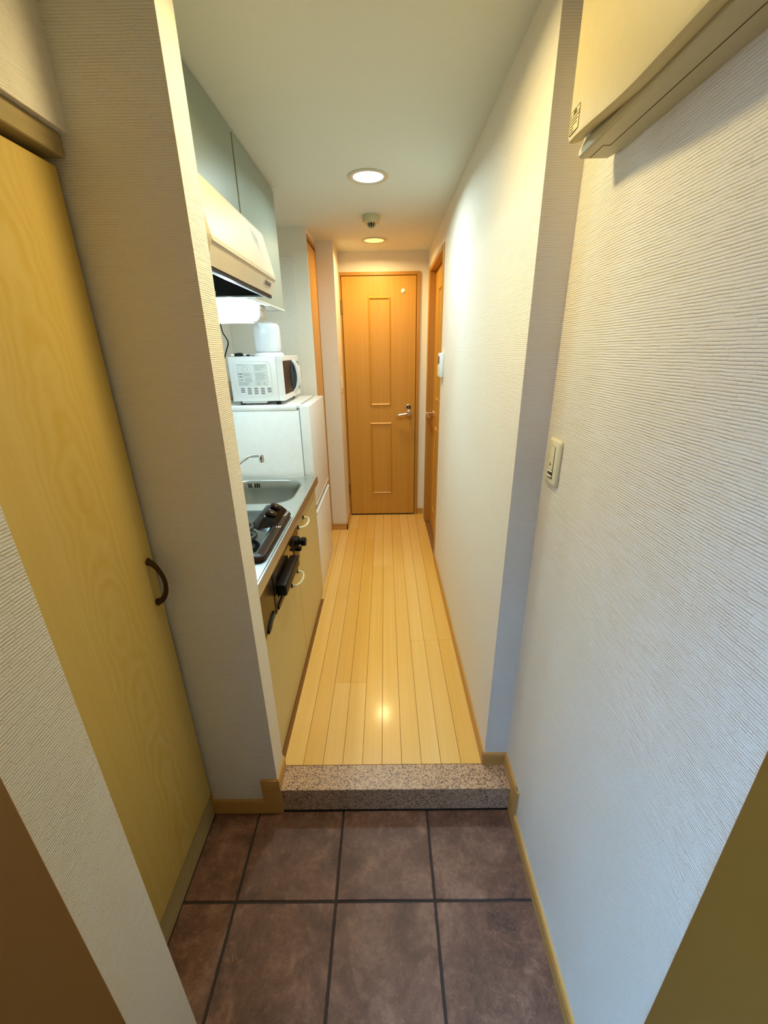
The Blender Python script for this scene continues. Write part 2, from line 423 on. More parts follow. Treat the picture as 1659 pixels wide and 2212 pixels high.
# baseboards (profile: board, groove, rounded cap)
def bb_profile(x, d, z0, h):
    """x: wall face, d: +1 / -1 direction into the room"""
    t = 0.008
    return [(x, z0), (x + d * t, z0), (x + d * t, z0 + h - 0.017), (x + d * (t - 0.003), z0 + h - 0.0155), (x + d * (t - 0.003), z0 + h - 0.0145),
            (x + d * t, z0 + h - 0.013), (x + d * t, z0 + h - 0.004), (x + d * (t - 0.003), z0 + h), (x, z0 + h)]
def bb_y(name, x, d, y0, y1, z0, h=0.058, mat='base_wood'):
    struct(name, extrude(bmesh.new(), bb_profile(x, d, z0, h), 'Y', y0, y1), mat)
def bb_x(name, y, d, x0, x1, z0, h=0.058, mat='base_wood_x'):
    struct(name, extrude(bmesh.new(), bb_profile(y, d, z0, h), 'X', x0, x1), mat)
bb_y('baseboard_right', XR, -1, YS1 + 0.002, 2.698, ZF)
bb_x('baseboard_right.001', YS1, -1, XR - 0.006, XG - 0.008, ZF)
bb_y('baseboard_right.002', XG, -1, 0.945, YS1, ZF, mat='base_wood')
b = bx(XG - 0.0085, XG, 0.936, 0.962, 0.0, 0.1665, bev=0.002); box(b, XG - 0.0085, XG, 0.962, YS0 + 0.002, 0.0, ZF + 0.002, bev=0.001)
struct('baseboard_right.003', b, 'base_wood')
bb_y('baseboard_right.004', XG, -1, 0.322, 0.936, 0.0)
bb_y('baseboard_left', XP, 1, YS0 - 0.008, 1.082, ZF)
# stepped board on the front of the left partition
b = bmesh.new()
extrude(b, bb_profile(YS0, -1, 0.0, 0.066), 'X', -0.632, -0.440)
box(b, -0.451, XP + 0.0085, YS0 - 0.0085, YS0, 0.0, 0.1665, bev=0.0015)
for (x0, x1, z0, z1) in ((-0.437, -0.392, 0.151, 0.153), (-0.4385, -0.4365, 0.050, 0.152)):
    box(b, x0, x1, YS0 - 0.0095, YS0 - 0.008, z0, z1)
struct('baseboard_left.001', b, 'base_wood_x')
bb_x('baseboard_left.002', 3.28, -1, -0.470, -0.336, ZF)
bb_y('baseboard_left.003', -0.344, 1, 3.272, YD - 0.016, ZF)
bb_x('baseboard_back', YD, -1, 0.289, XR - 0.008, ZF)

# ------------------------------------------------------------------ doors
def panel_mould(x0, x1, z0, z1, y, w=0.020, t=0.010):
    """four mitred mouldings framing a panel on a door face at y (facing -y)"""
    b = bmesh.new()
    o = [(x0, z0), (x1, z0), (x1, z1), (x0, z1)]; i = [(x0 + w, z0 + w), (x1 - w, z0 + w), (x1 - w, z1 - w), (x0 + w, z1 - w)]
    m = [((p[0] + q[0]) / 2, (p[1] + q[1]) / 2) for p, q in zip(o, i)]
    for k in range(4):
        n = (k + 1) % 4
        V = [b.verts.new((p[0], yy, p[1])) for p, yy in ((o[k], y), (o[n], y), (m[n], y - t), (m[k], y - t), (i[n], y - 0.001), (i[k], y - 0.001))]
        b.faces.new((V[0], V[1], V[2], V[3])); b.faces.new((V[3], V[2], V[4], V[5]))
    return b
# far door
d1 = bx(-0.329, 0.257, 3.618, 3.652, 0.1185, 2.0905, bev=0.0015)
door1 = obj('door_1', d1, 'door'); door1['kind'] = 'structure'
door1['label'] = 'oak veneer door with two moulded panels at the far end of the corridor'
fb = bmesh.new()
box(fb, -0.3435, -0.333, 3.612, 3.66, ZF, 2.118, bev=0.002); box(fb, 0.261, 0.286, 3.612, 3.66, ZF, 2.118, bev=0.002); box(fb, -0.333, 0.261, 3.612, 3.66, 2.0945, 2.118, bev=0.002)
obj('frame', fb, 'frame', door1)
obj('shadow_gap', bx(-0.334, 0.262, 3.654, 3.668, ZF, 2.096), 'dark', door1)
obj('door_panel', panel_mould(-0.128, 0.055, 1.112, 1.947, 3.618), 'door', door1)
obj('door_panel', panel_mould(-0.131, 0.058, 0.316, 0.970, 3.618), 'door', door1)
for z in (1.88, 0.366):
    hb = lathe(bmesh.new(), [(0.006, -0.05), (0.006, 0.05)], (-0.331, 3.611, z), 10); box(hb, -0.341, -0.331, 3.609, 3.613, z - 0.05, z + 0.05)
    obj('hinge', hb, 'hinge', door1, True)
def lever_handle(parent, px, py, pz, sgn_x, axis):
    """axis 'Y': door faces -y, lever along -x ; axis 'X': door faces -x, lever along -y"""
    def q(a, o, z):        # a: along lever, o: out of the door
        return (px - a, py - o, pz + z) if axis == 'Y' else (px - o, py - a, pz + z)
    b = bmesh.new()
    ax = 'Y' if axis == 'Y' else 'X'
    lathe(b, [(0.029, 0.0), (0.029, -0.007), (0.023, -0.012), (0.014, -0.016), (0.012, -0.040), (0.015, -0.052), (0.011, -0.060)], q(0, 0, 0), 24, ax)
    pts = curve_pts([q(-0.012, 0.047, -0.004), q(0.012, 0.050, -0.002), q(0.040, 0.050, -0.004), q(0.070, 0.048, -0.010), q(0.098, 0.045, -0.015), q(0.112, 0.043, -0.016)], 5)
    n = len(pts)
    tube(b, pts, [0.0105 + 0.004 * math.sin(PI * max(0, (i / n - 0.45)) / 0.55) for i in range(n)], 10, 0.75)
    return obj('handle', b, 'satin', parent, True)
lever_handle(door1, 0.206, 3.618, 1.052, 1, 'Y')
lk = lathe(bmesh.new(), [(0.024, 0.0), (0.024, -0.007), (0.019, -0.010), (0.012, -0.011)], (0.200, 3.618, 1.100), 24, 'Y')
lock = obj('lock', lk, 'satin', door1, True)
obj('thumb_turn', lathe(bmesh.new(), [(0.016, -0.010), (0.016, -0.0125)], (0.200, 3.618, 1.100), 20, 'Y'), 'black', lock, True)
kn = bx(0.197, 0.203, 3.600, 3.607, 1.090, 1.110, bev=0.001); obj('keyhole', kn, 'satin', lock)
obj('door_threshold', bx(-0.329, 0.257, 3.616, 3.66, ZF, 0.1145), 'dark', door1)
# round white viewer/hook near the top of the far door
t = tag(obj('wall_hook', (lambda bm: (lathe(bm, [(0.016, 0), (0.016, -0.004), (0.013, -0.006)], (0.153, 3.618, 1.985), 24, 'Y'), lathe(bm, [(0.008, -0.006), (0.008, -0.009), (0.006, -0.010)], (0.155, 3.618, 1.983), 20, 'Y'), bm)[-1])(bmesh.new()), 'white_matt', None, True),
        'small round white hook near the top of the far wooden door', 'hook')

# right hand door in the corridor wall
door2 = obj('door_2', bx(0.388, 0.422, 2.772, 3.432, 0.1165, 2.085, bev=0.0015), 'door'); door2['kind'] = 'structure'
door2['label'] = 'oak veneer door set into the side wall beside the far door'
fb = bmesh.new()
box(fb, XR - 0.004, 0.430, 2.705, 2.768, ZF, 2.117, bev=0.0015)
box(fb, XR - 0.010, 0.430, 3.436, 3.5155, ZF, 2.117, bev=0.0015)
box(fb, XR - 0.0075, 0.4295, 2.7685, 3.4355, 2.089, 2.1165, bev=0.0015)
obj('frame', fb, 'frame', door2)
obj('shadow_gap', bx(0.424, 0.436, 2.768, 3.436, ZF, 2.089), 'dark', door2)
def mould_x(y0, y1, z0, z1, x):
    bm = panel_mould(-y1, -y0, z0, z1, 0.0)
    for v in bm.verts: v.co = Vector((x + v.co.y, -v.co.x, v.co.z))
    return bm
obj('door_panel', mould_x(2.99, 3.21, 1.20, 1.95, 0.388), 'door', door2)
obj('door_panel', mould_x(2.99, 3.21, 0.32, 1.00, 0.388), 'door', door2)
lever_handle(door2, 0.388, 3.385, 1.075, 1, 'X')

# tall cupboard door in the left wall beyond the fridge
door3 = obj('door_3', bx(-0.492, -0.468, 2.957, 3.256, 0.125, 2.190, bev=0.0015), 'door'); door3['kind'] = 'structure'
door3['label'] = 'tall narrow oak door behind the refrigerator on the kitchen side'
fb = bmesh.new()
box(fb, -0.498, -0.4655, 2.9425, 2.955, ZF, 2.226, bev=0.0015); box(fb, -0.498, -0.4655, 3.264, 3.2795, ZF, 2.226, bev=0.0015); box(fb, -0.498, -0.4655, 2.955, 3.264, 2.202, 2.226, bev=0.0015)
obj('frame', fb, 'frame', door3)
obj('shadow_gap', bx(-0.4995, -0.4935, 2.955, 3.264, ZF, 2.202), 'dark', door3)

# ------------------------------------------------------------------ entrance shoe closet
cl = thing('shoe_closet', 'tall pale maple closet with bronze pull at the entrance', 'closet', (-0.76, 0.72, 0))
obj('body', (lambda bm: (box(bm, -0.94, -0.655, 0.450, 0.468, 0.0, 1.935), box(bm, -0.94, -0.655, 0.972, 0.990, 0.0, 1.935),
    box(bm, -0.94, -0.655, 0.468, 0.972, 0.09, 0.108), box(bm, -0.94, -0.925, 0.468, 0.972, 0.108, 1.90), bm)[-1])(bmesh.new()), 'kick', cl)
obj('door_head', bx(-0.66, -0.612, 0.448, 0.990, 1.905, 1.944, bev=0.002), 'kick', cl)
dd = obj('door', bx(-0.6545, -0.628, 0.452, 0.9815, 0.112, 1.892, bev=0.004, seg=3), 'closet', cl, True)
obj('kick_board', bx(-0.660, -0.634, 0.449, 0.983, 0.0, 0.106, bev=0.001), 'kick', cl)
obj('side_strip', bx(-0.645, -0.630, 0.984, 0.992, 0.0, 0.11, bev=0.001), 'frame', cl)
hp = curve_pts([(-0.6285, 0.952, 1.048), (-0.612, 0.952, 1.036), (-0.598, 0.952, 1.010), (-0.593, 0.952, 0.983), (-0.597, 0.952, 0.953), (-0.610, 0.952, 0.932), (-0.6285, 0.952, 0.922)], 6)
n = len(hp)
obj('handle', tube(bmesh.new(), hp, [0.0042 + 0.0035 * abs(2 * i / (n - 1) - 1) ** 3 for i in range(n)], 10, 1.5), 'bronze', dd, True, 'curved aged bronze pull')

# ------------------------------------------------------------------ downlights
def downlight(x, y, bulb, label, watts, colour, first=None):
    t = thing('downlight', label, 'ceiling light', (x, y, ZC), 'downlights in the corridor ceiling')
    obj('ring', lathe(bmesh.new(), [(0.066, 0.0), (0.088, 0.0), (0.088, -0.003), (0.084, -0.0055), (0.070, -0.005), (0.066, -0.002)], (x, y, ZC), 48, cap0=False, cap1=False), 'ring', t, True)
    obj('bulb', lathe(bmesh.new(), [(0.0665, -0.0012), (0.050, -0.0018), (0.020, -0.003)], (x, y, ZC), 40, cap0=False), bulb, t, True)
    L = bpy.data.lights.new('downlight_lamp', 'AREA'); L.shape = 'DISK'; L.size = 0.12; L.energy = watts; L.color = colour; L.spread = math.radians(165)
    lo = bpy.data.objects.new('downlight_lamp', L); COL.objects.link(lo); lo.parent = t; lo.location = (0, 0, -0.008)
    return t
downlight(-0.060, 3.288, 'bulb_warm', 'warm yellow round downlight in the ceiling before the far door', P_FAR, WARM)
downlight(-0.060, 2.186, 'bulb_cool', 'bright cool white round downlight in the middle of the ceiling', P_COOL, COOL)
downlight(-0.060, 1.085, 'bulb_warm', 'warm round downlight in the ceiling above the granite step', P_FRONT, WARM_FRONT)

# smoke detector
sd = thing('smoke_detector', 'round cream smoke detector on the ceiling between two downlights', 'smoke detector', (-0.064, 2.735, ZC))
obj('base', lathe(bmesh.new(), [(0.048, 0.0), (0.049, -0.006), (0.049, -0.030), (0.045, -0.036), (0.024, -0.037)], (-0.064, 2.735, ZC), 40), 'cream2', sd, True)
obj('sensor', lathe(bmesh.new(), [(0.018, -0.0375), (0.017, -0.05), (0.008, -0.057)], (-0.064, 2.735, ZC), 24), 'dark', sd, True)
cg = bmesh.new()
for k in range(10):
    a = 2 * PI * k / 10
    tube(cg, [(-0.064 + r * math.cos(a), 2.735 + r * math.sin(a), ZC - h) for r, h in ((0.024, 0.036), (0.022, 0.048), (0.014, 0.057), (0.003, 0.060))], 0.0022, 6)
lathe(cg, [(0.008, -0.058), (0.008, -0.062)], (-0.064, 2.735, ZC), 16)
obj('cage', cg, 'cream2', sd, True)

# ------------------------------------------------------------------ kitchen: wall cabinet
wc = thing('wall_cabinet', 'grey green wall cupboard with two doors hanging up to the ceiling', 'cabinet', (-0.75, 1.7, 2.0))
obj('body', (lambda bm: (box(bm, XK + 0.001, -0.524, 1.088, 1.742, 1.952, ZC - 0.002), box(bm, XK + 0.001, -0.524, 1.746, 2.300, 1.748, ZC - 0.002), bm)[-1])(bmesh.new()), 'wcab_edge', wc)
obj('door', bx(-0.523, -0.504, 1.089, 1.739, 1.955, ZC - 0.010, bev=0.0015), 'wcab', wc)
obj('door', bx(-0.523, -0.504, 1.752, 2.306, 1.750, ZC - 0.010, bev=0.0015), 'wcab', wc)
obj('door_pull', bx(-0.522, -0.500, 1.752, 2.306, 1.7425, 1.7495, bev=0.001), 'wcab_edge', wc)
obj('end_panel', bx(XK + 0.001, -0.524, 2.3005, 2.308, 1.746, ZC - 0.002), 'wcab', wc)
obj('shadow_gap', bx(-0.5235, -0.520, 1.740, 1.751, 1.955, ZC - 0.010), 'dark', wc)

# range hood
hd = thing('range_hood', 'cream slanted range hood with black underside below the wall cupboard', 'range hood', (-0.7, 1.43, 1.85))
prof = [(-0.503, 1.950), (-0.436, 1.950), (-0.4315, 1.944), (-0.4010, 1.812), (-0.4000, 1.806), (-0.4035, 1.796), (-0.4185, 1.750), (-0.4335, 1.750), (-0.4335, 1.840), (-0.503, 1.840)]
hb = bmesh.new(); Y0, Y1 = 1.118, 1.746
rings = []
for y, inset in ((Y0, 0.018), (Y0 + 0.005, 0.010), (Y0 + 0.012, 0.0), (Y1 - 0.012, 0.0), (Y1 - 0.004, 0.004), (Y1, 0.010)):
    rings.append([(p[0] - (inset if p[0] > -0.5 else 0), y, p[1] - (inset * 0.4 if p[1] > 1.9 else (-inset * 0.4))) for p in prof])
loft(hb, rings)
box(hb, XK + 0.002, -0.503, Y0 + 0.01, Y1 - 0.006, 1.85, 1.950)
for ya in (Y0 + 0.012, Y1 - 0.020): box(hb, XK + 0.002, -0.436, ya, ya + 0.010, 1.7505, 1.848)
front = obj('canopy', hb, 'hood', hd, True)
obj('ridge', tube(bmesh.new(), [(-0.4015, Y0 + 0.014, 1.800), (-0.4015, Y1 - 0.012, 1.800)], 0.0026, 10), 'hood', hd, True)
obj('lower_lip', bx(-0.432, -0.421, Y0 + 0.012, Y1 - 0.010, 1.7405, 1.7498, bev=0.001), 'hood_dark', hd)
rb = bmesh.new()
box(rb, -0.447, -0.433, Y0 + 0.012, Y1 - 0.010, 1.744, 1.7495, bev=0.001)
box(rb, XK + 0.004, -0.447, Y0 + 0.012, Y0 + 0.030, 1.744, 1.7495); box(rb, XK + 0.004, -0.447, Y1 - 0.030, Y1 - 0.010, 1.744, 1.7495)
box(rb, XK + 0.004, -0.86, Y0 + 0.03, Y1 - 0.03, 1.744, 1.7495)
obj('rim', rb, 'steel', hd)
fl = bmesh.new()
loft(fl, [[(p[0], p[1], z) for p in rrect(-0.86 + i, -0.447 - i, Y0 + 0.030 + i, Y1 - 0.030 - i, 0.02)] for z, i in ((1.7492, 0.0), (1.785, 0.004), (1.83, 0.03))], cap0=False)
obj('filter_recess', fl, 'hood_dark', hd, True)
obj('lamp_cover', (lambda bm: (lathe(bm, [(0.038, 0.0), (0.036, -0.010), (0.02, -0.014)], (-0.62, 1.60, 1.752), 24), box(bm, -0.83, -0.67, 1.56, 1.69, 1.742, 1.752, bev=0.003), bm)[-1])(bmesh.new()), 'white_matt', hd, True)
text('brand_mark', 'cleanup', 0.026, (-0.4085, 1.604, 1.772), (0, 1, 0), (0.32, 0, 1), 'ink', hd)
sm = bmesh.new()   # thin dark smudges running down the canopy
for k, (y, z, l) in enumerate(((1.565, 1.925, 0.034), (1.575, 1.918, 0.03), (1.588, 1.922, 0.04), (1.598, 1.905, 0.036), (1.604, 1.918, 0.022), (1.612, 1.910, 0.03))):
    x0 = -0.4315 + (1.944 - z) * 0.231; x1 = -0.4315 + (1.944 - z + l) * 0.231
    vs = [sm.verts.new(p) for p in ((x0 + 0.0004, y, z), (x0 + 0.0004, y + 0.002, z), (x1 + 0.0004, y + 0.004, z - l), (x1 + 0.0004, y + 0.0025, z - l))]
    sm.faces.new(vs)
obj('grease_streaks', sm, 'grey', hd)

# sink lamp under the wall cupboard
kl = thing('kitchen_light', 'glowing white sink lamp box mounted under the wall cupboard', 'lamp', (-0.75, 2.06, 1.74))
obj('housing', bx(-0.97, -0.548, 2.02, 2.115, 1.728, 1.7475, bev=0.003), 'white_matt', kl)
obj('diffuser', bx(-0.965, -0.600, 2.018, 2.112, 1.680, 1.728, bev=0.006, seg=3), 'diffuser', kl, True)
obj('end_cap', extrude(bmesh.new(), [(-0.599, 1.680), (-0.566, 1.680), (-0.555, 1.688), (-0.549, 1.702), (-0.549, 1.7275), (-0.599, 1.7275)], 'Y', 2.019, 2.111, bev=0.003), 'white_matt', kl, True)
L = bpy.data.lights.new('kitchen_lamp', 'POINT'); L.energy = P_TUBE; L.color = TUBE_COL; L.shadow_soft_size = 0.008
lo = bpy.data.objects.new('kitchen_lamp', L); COL.objects.link(lo); lo.parent = kl; lo.location = Vector((-0.675, 2.006, 1.705)) - kl.location
obj('power_cord', tube(bmesh.new(), curve_pts([(-0.842, 2.30, 1.745), (-0.834, 2.30, 1.69), (-0.828, 2.30, 1.65), (-0.808, 2.30, 1.605), (-0.822, 2.30, 1.565), (-0.850, 2.305, 1.50), (-0.875, 2.31, 1.40), (-0.885, 2.33, 1.287)], 8), 0.0034, 8), 'black', kl, True, 'thin black cord hanging down')

# ------------------------------------------------------------------ base units
bc = thing('base_cabinet', 'ivory kitchen base cupboard under the sink, with two doors and arched pulls', 'cabinet', (-0.70, 1.68, ZF))
obj('body', (lambda bm: (box(bm, XK + 0.002, -0.432, 1.084, 1.102, 0.118, 0.848), box(bm, XK + 0.002, -0.432, 2.234, 2.252, 0.118, 0.848), box(bm, XK + 0.002, -0.432, 1.103, 2.233, 0.118, 0.135),
    box(bm, XK + 0.002, XK + 0.012, 1.103, 2.233, 0.135, 0.848), bm)[-1])(bmesh.new()), 'wcab_edge', bc)
cd1 = obj('door', bx(-0.431, -0.412, 1.086, 1.6785, 0.121, 0.650, bev=0.0015), 'bcab', bc)
cdb = bmesh.new(); box(cdb, -0.431, -0.412, 1.6815, 2.252, 0.121, 0.648, bev=0.0015)
cdb.free(); cdb = bmesh.new()
extrude(cdb, [(1.6815, 0.121), (2.252, 0.121), (2.252, 0.846), (1.722, 0.846), (1.722, 0.652), (1.6815, 0.652)], 'X', -0.431, -0.412, bev=0.001, seg=1)
cd2 = obj('door', cdb, 'bcab', bc)
obj('plinth_gap_shade', bx(-0.45, -0.424, 1.086, 2.25, ZF, 0.1185), 'dark', bc)  # dark strip paints the shade of the gap under the doors
def pull(par, y0, y1, z):
    pts = curve_pts([(-0.412, y0, z), (-0.394, y0 + 0.002, z), (-0.379, y0 + 0.024, z), (-0.374, (y0 + y1) / 2, z), (-0.379, y1 - 0.024, z), (-0.394, y1 - 0.002, z), (-0.412, y1, z)], 5)
    n = len(pts)
    h = obj('handle', tube(bmesh.new(), pts, [0.0048 + 0.003 * abs(2 * i / (n - 1) - 1) ** 4 for i in range(n)], 10), 'ivory', par, True, 'ivory arched pull')
    for y in (y0, y1): obj('handle_mount', lathe(bmesh.new(), [(0.0095, 0.0), (0.0095, 0.007)], (-0.4122, y, z), 14, 'X'), 'bronze', par, True)
pull(cd1, 1.525, 1.650, 0.618); pull(cd2, 1.745, 1.870, 0.795)

# worktop with the pressed sink
wt = thing('worktop', 'stainless steel kitchen worktop with pressed sink basin', 'worktop', (-0.7, 1.68, 0.886))
b = bmesh.new(); ZT = 0.886
outer = [(XK + 0.002, 1.0845), (-0.397, 1.0845), (-0.397, 2.2735), (XK + 0.002, 2.2735)]
hole = rrect(-0.86, -0.458, 1.822, 2.205, 0.105, 8)
def ring_edges(bm, pts, z):
    vs = [bm.verts.new((p[0], p[1], z)) for p in pts]
    return vs, [bm.edges.new((vs[i], vs[(i + 1) % len(vs)])) for i in range(len(vs))]
_, e1 = ring_edges(b, outer, ZT); hv, e2 = ring_edges(b, hole, ZT)
bmesh.ops.triangle_fill(b, edges=e1 + e2, use_beauty=True)
obj('top', b, 'steel', wt)
lip = bmesh.new()
extrude(lip, [(-0.4015, 0.846), (-0.394, 0.846), (-0.394, 0.8815), (-0.3965, 0.8885), (-0.4015, 0.8892), (-0.4065, 0.8865), (-0.4015, 0.8855)], 'Y', 1.0845, 2.2735)
extrude(lip, [(2.258, 0.8862), (2.263, 0.8885), (2.270, 0.8885), (2.2735, 0.884), (2.2735, 0.846), (2.268, 0.846), (2.268, 0.8855)], 'X', XK + 0.004, -0.394)
obj('edge', lip, 'steel', wt, True)
bs = bmesh.new()
loft(bs, [[(p[0], p[1], z) for p in rrect(-0.86 + i, -0.458 - i, 1.822 + i, 2.205 - i, max(0.105 - i * 0.4, 0.05), 8)] for z, i in
     ((ZT + 0.0003, -0.006), (ZT + 0.0012, -0.003), (ZT, 0.0), (ZT - 0.006, 0.004), (ZT - 0.05, 0.008), (ZT - 0.13, 0.013), (ZT - 0.158, 0.030), (ZT - 0.165, 0.06))], cap0=False)
basin = obj('sink_basin', bs, 'basin', wt, True)
sl = bmesh.new()
for k in (-3, -2, -1, 1, 2, 3):
    box(sl, -0.745 + k * 0.0115 - 0.0035, -0.745 + k * 0.0115 + 0.0035, 2.1955, 2.2005, ZT - 0.040, ZT - 0.016)
ov = obj('overflow_slots', sl, 'dark', basin)
obj('overflow_screw', lathe(bmesh.new(), [(0.005, 0.0), (0.005, -0.004), (0.003, -0.006)], (-0.745, 2.198, ZT - 0.027), 12, 'Y'), 'chrome', basin, True)
obj('drain', lathe(bmesh.new(), [(0.055, 0.0), (0.055, 0.004), (0.040, 0.004), (0.038, -0.002)], (-0.66, 2.01, ZT - 0.1645), 28), 'chrome', basin, True)

# faucet
fa = thing('faucet', 'chrome faucet with swung spout above the sink', 'faucet', (-0.93, 1.95, 0.886))
obj('body', lathe(bmesh.new(), [(0.028, 0.0), (0.028, 0.012), (0.021, 0.016), (0.020, 0.085), (0.022, 0.095), (0.016, 0.110)], (-0.925, 1.95, 0.8865), 24), 'chrome', fa, True)
obj('spout', tube(bmesh.new(), curve_pts([(-0.915, 1.95, 0.940), (-0.86, 1.95, 0.952), (-0.80, 1.95, 0.978), (-0.735, 1.95, 1.025), (-0.695, 1.95, 1.060), (-0.665, 1.95, 1.080), (-0.640, 1.95, 1.086), (-0.606, 1.95, 1.088)], 6), 0.0085, 14), 'chrome', fa, True)
obj('nozzle', lathe(bmesh.new(), [(0.009, 0.010), (0.0125, 0.006), (0.0125, -0.016), (0.0115, -0.018), (0.0115, -0.026), (0.008, -0.027)], (-0.603, 1.95, 1.082), 18), 'chrome', fa, True)
obj('lever', (lambda bm: (tube(bm, [(-0.925, 1.95, 0.99), (-0.925, 1.95, 1.012), (-0.905, 1.945, 1.03), (-0.86, 1.935, 1.045)], [0.012, 0.012, 0.009, 0.007], 12), bm)[-1])(bmesh.new()), 'chrome', fa, True)

# gas hob
hbz = ZT + 0.0005
gs = thing('gas_stove', 'brown and black built-in gas hob with raised knob block', 'stove', (-0.62, 1.46, ZT))
hob = bmesh.new()
loft(hob, [[(p[0], p[1], z) for p in rrect(-0.83 + i, -0.4165 - i, 1.236 + i, 1.688 - i, 0.028, 5)] for z, i in ((hbz, 0.004), (hbz + 0.008, 0.0), (hbz + 0.016, 0.003), (hbz + 0.020, 0.010))])
obj('frame', hob, 'brown', gs, True)
pl_ = bmesh.new()
loft(pl_, [[(p[0], p[1], z) for p in rrect(-0.80 + i, -0.4475 - i, 1.262 + i, 1.676 - i, 0.01, 3)] for z, i in ((hbz + 0.0195, 0.0), (hbz + 0.0225, 0.001), (hbz + 0.0225, 0.006), (hbz + 0.0205, 0.009))])
obj('drip_plate', pl_, 'hobplate', gs, True)
kb = bmesh.new()
lo = [(-0.545, 1.508), (-0.505, 1.465), (-0.440, 1.512), (-0.437, 1.560), (-0.437, 1.684), (-0.545, 1.684)]
hi = [(-0.512, 1.530), (-0.492, 1.508), (-0.470, 1.522), (-0.464, 1.560), (-0.464, 1.664), (-0.512, 1.664)]
loft(kb, [[(p[0], p[1], hbz + 0.019) for p in lo], [(p[0] * 0.35 + q[0] * 0.65, p[1] * 0.35 + q[1] * 0.65, hbz + 0.044) for p, q in zip(lo, hi)], [(p[0], p[1], hbz + 0.052) for p in hi]])
obj('knob_block', kb, 'blackgloss', gs, True)
def tilted_knob(c, r, h, tilt):
    m = Matrix.Translation(c) @ Matrix.Rotation(tilt, 4, 'Y'); t = bmesh.new()
    lathe(t, [(r, 0.0), (r, 0.006), (r * 0.86, 0.008), (r * 0.86, h - 0.006), (r * 0.92, h - 0.004), (r * 0.80, h), (r * 0.3, h + 0.0005)], (0, 0, 0), 28)
    lathe(t, [(r * 0.55, h), (r * 0.55, h + 0.003), (r * 0.2, h + 0.004)], (0, 0, 0), 24)
    t.transform(m); return t
for y in (1.548, 1.624):
    obj('knob', tilted_knob((-0.476, y, hbz + 0.040), 0.026, 0.026, math.radians(24)), 'blackgloss', gs, True)
for (cx_, cy_) in ((-0.600, 1.385), (-0.690, 1.560)):
    g = bmesh.new()
    for k in range(5):
        a = 2 * PI * k / 5 - 0.25
        cc = (cx_ + 0.080 * math.cos(a), cy_ + 0.080 * math.sin(a))
        pts = [(cc[0] + 0.034 * math.cos(q + a) * 1.15, cc[1] + 0.034 * math.sin(q + a), hbz + 0.034 + 0.004 * math.cos(q)) for q in [2 * PI * i / 18 for i in range(19)]]
        tube(g, pts, 0.0085, 8)
    lathe(g, [(0.052, 0.030), (0.060, 0.034), (0.052, 0.040), (0.046, 0.034), (0.052, 0.030)], (cx_, cy_, hbz), 30, cap0=False, cap1=False)
    for k in range(5):
        a = 2 * PI * k / 5 + 0.38
        tube(g, [(cx_ + 0.05 * math.cos(a), cy_ + 0.05 * math.sin(a), hbz + 0.034), (cx_ + 0.10 * math.cos(a), cy_ + 0.10 * math.sin(a), hbz + 0.028), (cx_ + 0.11 * math.cos(a), cy_ + 0.11 * math.sin(a), hbz + 0.0215)], 0.005, 6)
    obj('pan_support', g, 'iron', gs, True)
    obj('burner', lathe(bmesh.new(), [(0.044, 0.021), (0.044, 0.028), (0.030, 0.030), (0.030, 0.038), (0.018, 0.042)], (cx_, cy_, hbz), 28), 'iron', gs, True)
text('maker_mark', 'Paloma', 0.017, (-0.4265, 1.610, hbz + 0.0202), (0.06, 1, 0), (-1, 0.06, 0), 'ink_white', gs, shear=0.25)
mk = bmesh.new()
for k, (dx, w) in enumerate(((0.0, 0.004), (0.011, 0.006), (0.021, 0.004))): box(mk, -0.438 + dx * 0.7, -0.438 + dx * 0.7 + w * 0.7, 1.490, 1.503, hbz + 0.0198, hbz + 0.0204)
obj('knob_marks', mk, 'ink_white', gs)

# fish grill front below the hob
gr = thing('grill_oven', 'bronze and black fish grill front with thick black handle under the hob', 'grill', (-0.5, 1.4, 0.74))
obj('body', bx(-0.86, -0.4135, 1.1035, 1.7175, 0.656, 0.834, bev=0.002), 'brown', gr)
fp = bmesh.new()
box(fp, -0.4135, -0.4065, 1.104, 1.120, 0.657, 0.832, bev=0.001); box(fp, -0.4135, -0.4065, 1.266, 1.284, 0.657, 0.832, bev=0.001); box(fp, -0.4135, -0.4055, 1.104, 1.717, 0.824, 0.833, bev=0.001)
obj('frame', fp, 'black', gr)
obj('side_panel', bx(-0.4135, -0.4085, 1.121, 1.265, 0.658, 0.823, bev=0.001), 'brownface', gr)
obj('control_panel', bx(-0.4135, -0.4075, 1.630, 1.716, 0.658, 0.823, bev=0.001), 'brownface', gr)
gd = obj('grill_door', (lambda bm: (box(bm, -0.4135, -0.4065, 1.286, 1.628, 0.806, 0.823, bev=0.001), box(bm, -0.4135, -0.4065, 1.286, 1.304, 0.659, 0.806, bev=0.001), box(bm, -0.4135, -0.4065, 1.612, 1.628, 0.659, 0.806, bev=0.001), box(bm, -0.4135, -0.4065, 1.304, 1.612, 0.659, 0.700, bev=0.001), bm)[-1])(bmesh.new()), 'brownface', gr)
obj('glass', bx(-0.4135, -0.4095, 1.304, 1.612, 0.700, 0.806), 'glass_dark', gd)
obj('handle', bx(-0.4065, -0.368, 1.290, 1.535, 0.716, 0.764, bev=0.008, seg=3), 'black', gd, True)
obj('bottom_rail', bx(-0.4135, -0.402, 1.29, 1.60, 0.659, 0.680, bev=0.002), 'black', gd)
obj('knob', (lambda bm: (lathe(bm, [(0.026, 0.0), (0.024, 0.018), (0.014, 0.020), (0.014, 0.026), (0.020, 0.028), (0.020, 0.046), (0.016, 0.049)], (-0.4075, 1.650, 0.768), 24, 'X'), bm)[-1])(bmesh.new()), 'black', gr, True)
